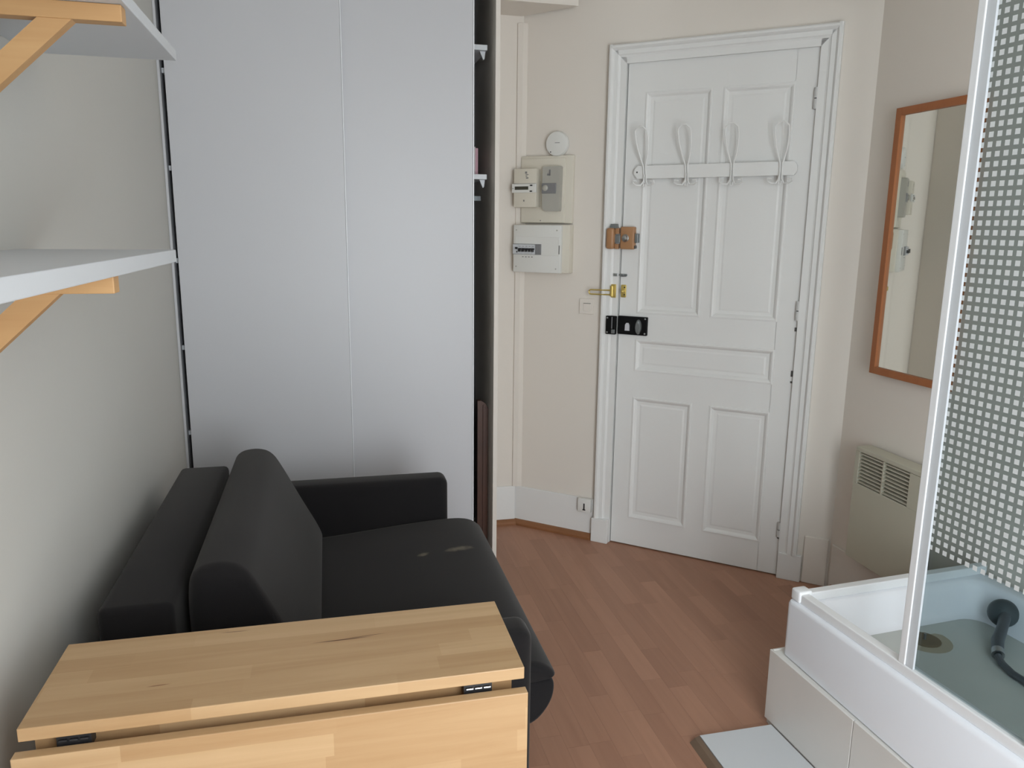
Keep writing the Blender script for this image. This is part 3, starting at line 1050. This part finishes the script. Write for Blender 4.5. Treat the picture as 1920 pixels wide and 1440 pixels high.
for xx in (-0.437, 0.208):
    hg = MB().box(xx, xx + .050, TY0 + .008, TY0 + .0295, 0.690, 0.7170).build('hinge', 'dark_plastic', tb)
    for k in range(3):
        MB().tube([(xx + .004 + k * .0155, TY0 + .006, 0.7065), (xx + .016 + k * .0155, TY0 + .006, 0.7065)], 0.0022, 8).build('knuckle', 'steel' if xx > 0 else 'dark_plastic', hg, smooth=True)

# ------------------------------------------------------------------ mirror and heater on the right wall
mr = thing('wall_mirror', (XR, 2.30, 0.970), 'tall rectangular wall mirror in an orange brown wooden frame', 'mirror')
MY0, MY1, MZ0, MZ1 = 2.138, 2.512, 0.972, 1.938
fw = 0.026
MF = Matrix.Translation((XR, MY0, 0)) @ Matrix.Rotation(math.radians(1.85), 4, 'Z') @ Matrix.Translation((-XR, -MY0, 0))   # hangs slightly off the wall
for y0, y1, z0, z1 in ((MY0, MY0 + fw, MZ0, MZ1), (MY1 - fw, MY1, MZ0, MZ1), (MY0 + fw, MY1 - fw, MZ0, MZ0 + fw), (MY0 + fw, MY1 - fw, MZ1 - fw, MZ1)):
    MB().box(XR - .024, XR - .001, y0, y1, z0, z1, 0.001).build('frame_rail', 'mirror_wood', mr, MF)
MB().box(XR - .014, XR - .004, MY0 + fw, MY1 - fw, MZ0 + fw, MZ1 - fw).build('mirror_pane', 'mirror_glass', mr, MF)

ht = thing('wall_heater', (XR, 2.30, 0.24), 'white electric convector heater with slatted grille under the mirror', 'heater')
HX = 1.970
HY0, HY1, HZ0, HZ1 = 2.135, 2.482, 0.240, 0.690
GY = ((2.192, 2.323), (2.329, 2.460))
GZ0, GZ1 = 0.546, 0.672
hb = MB()
hb.box(HX + .012, XR - .012, HY0 + .004, HY1 - .004, HZ0, GZ0)
hb.box(HX, HX + .012, HY0, HY1, HZ0, GZ0, 0.002)
hb.box(HX, XR - .012, HY0, HY1, GZ1, HZ1, 0.003)
hb.box(HX, XR - .012, HY0, GY[0][0], GZ0, GZ1)
hb.box(HX, XR - .012, GY[1][1], HY1, GZ0, GZ1)
hb.box(HX, HX + .012, GY[0][1], GY[1][0], GZ0, GZ1)
hb.build('body', 'heater_white', ht)
MB().box(HX + .035, XR - .013, GY[0][0], GY[1][1], GZ0, GZ1).build('grille_recess', 'heater_inside', ht)
MB().box(XR - .012, XR - .0005, HY0 + .05, HY1 - .05, HZ0 + .05, HZ1 - .05).build('wall_bracket', 'mid_grey', ht)
for ga, gb_ in GY:
    for k in range(9):
        z = GZ0 + .0075 + k * .0140
        MB().loft([[(HX + .002, y, z - .0025), (HX + .022, y, z + .004), (HX + .022, y, z + .0055), (HX + .002, y, z + .002)] for y in (ga + .0005, gb_ - .0005)]).build('slat', 'heater_white', ht)

# ------------------------------------------------------------------ step, shower plinth, tray, enclosure
st = thing('floor_step', (1.4, 0.3, 0), 'low white tiled step beside the shower with a brown edge strip', 'step')
MB().prism([(1.036, -0.58), (1.272, -0.58), (1.272, 0.69), (1.339, 0.70), (1.2735, 1.856), (1.036, 1.856)], 0.0005, 0.020, 'z').build('slab', 'tile_white', st)
MB().prism([(1.004, 0.0005), (1.034, 0.0005), (1.034, 0.019), (1.020, 0.014)], -0.58, 1.856, 'y').build('edge_strip', 'threshold_brown', st)

pl = thing('shower_plinth', (1.66, 1.45, 0), 'beige tiled plinth under the shower tray', 'plinth')
PF = Matrix.Translation((1.275, 1.896, 0)) @ Matrix.Rotation(math.radians(3.2), 4, 'Z')
MB().box(.008, 0.735, -1.20, -.008, 0.0005, 0.248).build('core', 'grout', pl, PF)
ys = [0.0, -0.362, -0.724, -1.086, -1.20]
for a_, b_ in zip(ys, ys[1:]):
    MB().box(0, .0075, b_ + .0015, a_ - .0015 if a_ < -.1 else a_, 0.0205, 0.250, 0.001).build('tile', 'tile_beige', pl, PF)
for xa, xb in ((.009, 0.36), (.363, 0.722)):
    MB().box(xa, xb, -.0075, 0, 0.0005, 0.250, 0.001).build('tile', 'tile_beige', pl, PF)

TANG = math.radians(4.29)
TORG = Vector((1.300, 1.874, 0.252))
T = Matrix.Translation(TORG) @ Matrix.Rotation(TANG, 4, 'Z')
TRW, TRL, TRH = 0.733, 0.98, 0.176
tr = thing('shower_tray', tuple(T @ Vector((TRW / 2, -TRL / 2, 0))), 'deep white acrylic shower tray on the tiled plinth', 'shower tray', TANG)
lp = []
cx, cy = TRW / 2, -TRL / 2
for ins, r, z in ((0, .02, 0), (0, .02, TRH - .012), (.003, .02, TRH - .004), (.010, .02, TRH), (.050, .05, TRH), (.056, .05, TRH - .004), (.064, .05, TRH - .02), (.085, .06, .085), (.10, .06, .070), (.14, .06, .064)):
    lp.append(rrect(cx, cy, TRW / 2 - ins, TRL / 2 - ins, r, z))
lp[0] = [(p[0] + (p[1] * 0.043 if p[0] < cx else 0.0), p[1], p[2]) for p in lp[0]]       # the apron flares out towards its foot
MB().loft(lp).build('basin', 'acrylic', tr, T, smooth=True, angle=40)
MB().loft([rrect(cx, cy, TRW / 2 - .098, TRL / 2 - .098, .058, .0705), rrect(cx, cy, TRW / 2 - .14, TRL / 2 - .14, .058, .0655), rrect(cx, cy, TRW / 2 - .16, TRL / 2 - .16, .058, .0650)], cap0=False).build('basin_floor', 'shaded_dirty_acrylic', tr, T, smooth=True, angle=60)
dc = (0.375, -0.160)
MB().revolve([(0.075, .0652), (0.060, .0656), (.001, .0656)], (dc[0], dc[1], 0), 'z', 24).build('rust_ring', 'rust_film', tr, T)
dr = MB().revolve([(0.045, .0645), (0.045, .067), (.036, .069), (.030, .0675), (.001, .0675)], (dc[0], dc[1], 0), 'z', 24).build('drain', 'basin_stain', tr, T, smooth=True)
MB().tube([(dc[0], dc[1], .067), (dc[0], dc[1], .085)], 0.004, 8).build('plug_pin', 'dull_steel', dr, T)

en = thing('shower_enclosure', tuple(T @ Vector((0.02, -.4, TRH))), 'white framed shower enclosure with square-dotted tinted glass', 'shower screen', TANG)
RZ = TRH
ex = 0.016                                   # outer face of the rails
EH = RZ + 1.86
t0 = -0.070                                  # local y of the reference point t = 0
MB().box(ex, ex + .028, -0.975, -.020, RZ, RZ + .028, 0.003).build('bottom_rail', 'aluminium_white', en, T)
MB().box(ex + .04, TRW - .002, -.042, -.014, RZ, RZ + .028, 0.003).build('bottom_rail', 'aluminium_white', en, T)
MB().box(ex - .006, ex + .040, -.045, -.006, RZ, RZ + .036, 0.006, 3).build('corner_block', 'aluminium_white', en, T, smooth=True)
MB().box(ex, ex + .028, -0.975, -.020, EH, EH + .035, 0.003).build('top_rail', 'aluminium_white', en, T)
MB().box(ex + .04, TRW - .002, -.042, -.014, EH, EH + .035, 0.003).build('top_rail', 'aluminium_white', en, T)
ya = t0 - .340
MB().box(ex + .001, ex + .027, ya - .020, ya, RZ + .028, EH, 0.002).build('post', 'aluminium_white', en, T)
yb = t0 - .680
MB().box(ex + .001, ex + .027, yb - .020, yb, RZ + .028, EH, 0.002).build('post', 'aluminium_white', en, T)

# pane: object origin set so that the printed squares follow the pane itself
PRINT_X = ex + .014
PRINT_Z = 0.768 - 0.252
PRINT_OFF = ((0.3820 + 0.070 - 0.0101) / PITCH, (-(1.4413 - 0.252) + 0.0101) / PITCH)
glass_material('printed_glass', (0.64, 0.70, 0.715, 1), squares=True)


def pane(name, y0, y1, x, mat):
    """pane in enclosure axes; its object origin is the tray corner so y, z are pane coordinates"""
    mb = MB().box(x, x + .005, y0, y1, RZ + .024, EH)
    bm = mb.bm
    bmesh.ops.recalc_face_normals(bm, faces=bm.faces[:])
    me = bpy.data.meshes.new(name)
    bm.to_mesh(me)
    bm.free()
    me.materials.append(MAT[mat])
    o = bpy.data.objects.new(name, me)
    COL.objects.link(o)
    o.parent = en
    o.matrix_local = PM[en.name].inverted() @ T
    return o


pane('glass_pane', yb, ya - .021, ex + .012, 'printed_glass')
glass_material('seal_plastic', (0.5, 0.5, 0.5, 1))
m = MAT['seal_plastic']
nt = m.node_tree
nt.nodes.clear()
o_ = nt.nodes.new('ShaderNodeOutputMaterial')
d_ = nt.nodes.new('ShaderNodeBsdfDiffuse')
d_.inputs['Color'].default_value = srgb(226, 230, 234)
t_ = nt.nodes.new('ShaderNodeBsdfTransparent')
x_ = nt.nodes.new('ShaderNodeMixShader')
x_.inputs[0].default_value = 0.28
nt.links.new(d_.outputs[0], x_.inputs[1])
nt.links.new(t_.outputs[0], x_.inputs[2])
nt.links.new(x_.outputs[0], o_.inputs['Surface'])
MB().box(ex + .004, ex + .010, ya - .043, ya - .0205, RZ + .028, EH).build('seal_strip', 'seal_plastic', en, T)

# hand shower lying in the tray
hs = thing('hand_shower', tuple(T @ Vector((0.60, -.20, .066))), 'grey hand shower with coiled hose lying in the shower tray', 'shower head', TANG)
fl_ = 0.066
HF = T @ Matrix.Translation((0.640, -0.185, 0.125)) @ Matrix.Rotation(math.radians(-52), 4, 'Y') @ Matrix.Rotation(math.radians(20), 4, 'X')
MB().revolve([(0.006, -0.020), (0.036, -0.016), (0.042, -0.006), (0.042, 0.002), (0.034, 0.016), (0.014, 0.026), (0.001, .028)], (0, 0, 0), 'z', 24).build('head', 'head_grey', hs, HF, smooth=True)
MB().tube([(0.632, -0.200, 0.125), (0.585, -0.232, 0.112), (0.530, -0.266, 0.096), (0.492, -0.300, 0.084)], 0.014, 12, rad=[0.017, 0.015, 0.017, 0.015]).build('handle', 'hose_metal', hs, T, smooth=True)
MB().tube([(0.498, -0.294, 0.087), (0.484, -0.309, 0.082)], 0.017, 12).build('hose_nut', 'steel', hs, T, smooth=True)
hp = [(0.480, -0.312, .081), (0.462, -0.340, .078), (0.448, -0.385, .076), (0.445, -0.44, .076), (0.455, -0.52, .076), (0.49, -0.60, .076), (0.54, -0.65, .077), (0.585, -0.655, .085), (0.62, -0.63, .12)]
MB().tube(hp, 0.010, 10).build('hose', 'hose_metal', hs, T, smooth=True)

# chipped paint on the hinge side of the door
for z0, z1 in ((1.092, 1.108), (0.90, 0.925), (0.872, 0.880), (0.175, 0.183)):
    MB().box(1.2955, 1.3035, 0.001, 0.0045, z0, z1).build('paint_chip', 'ink', door, F)
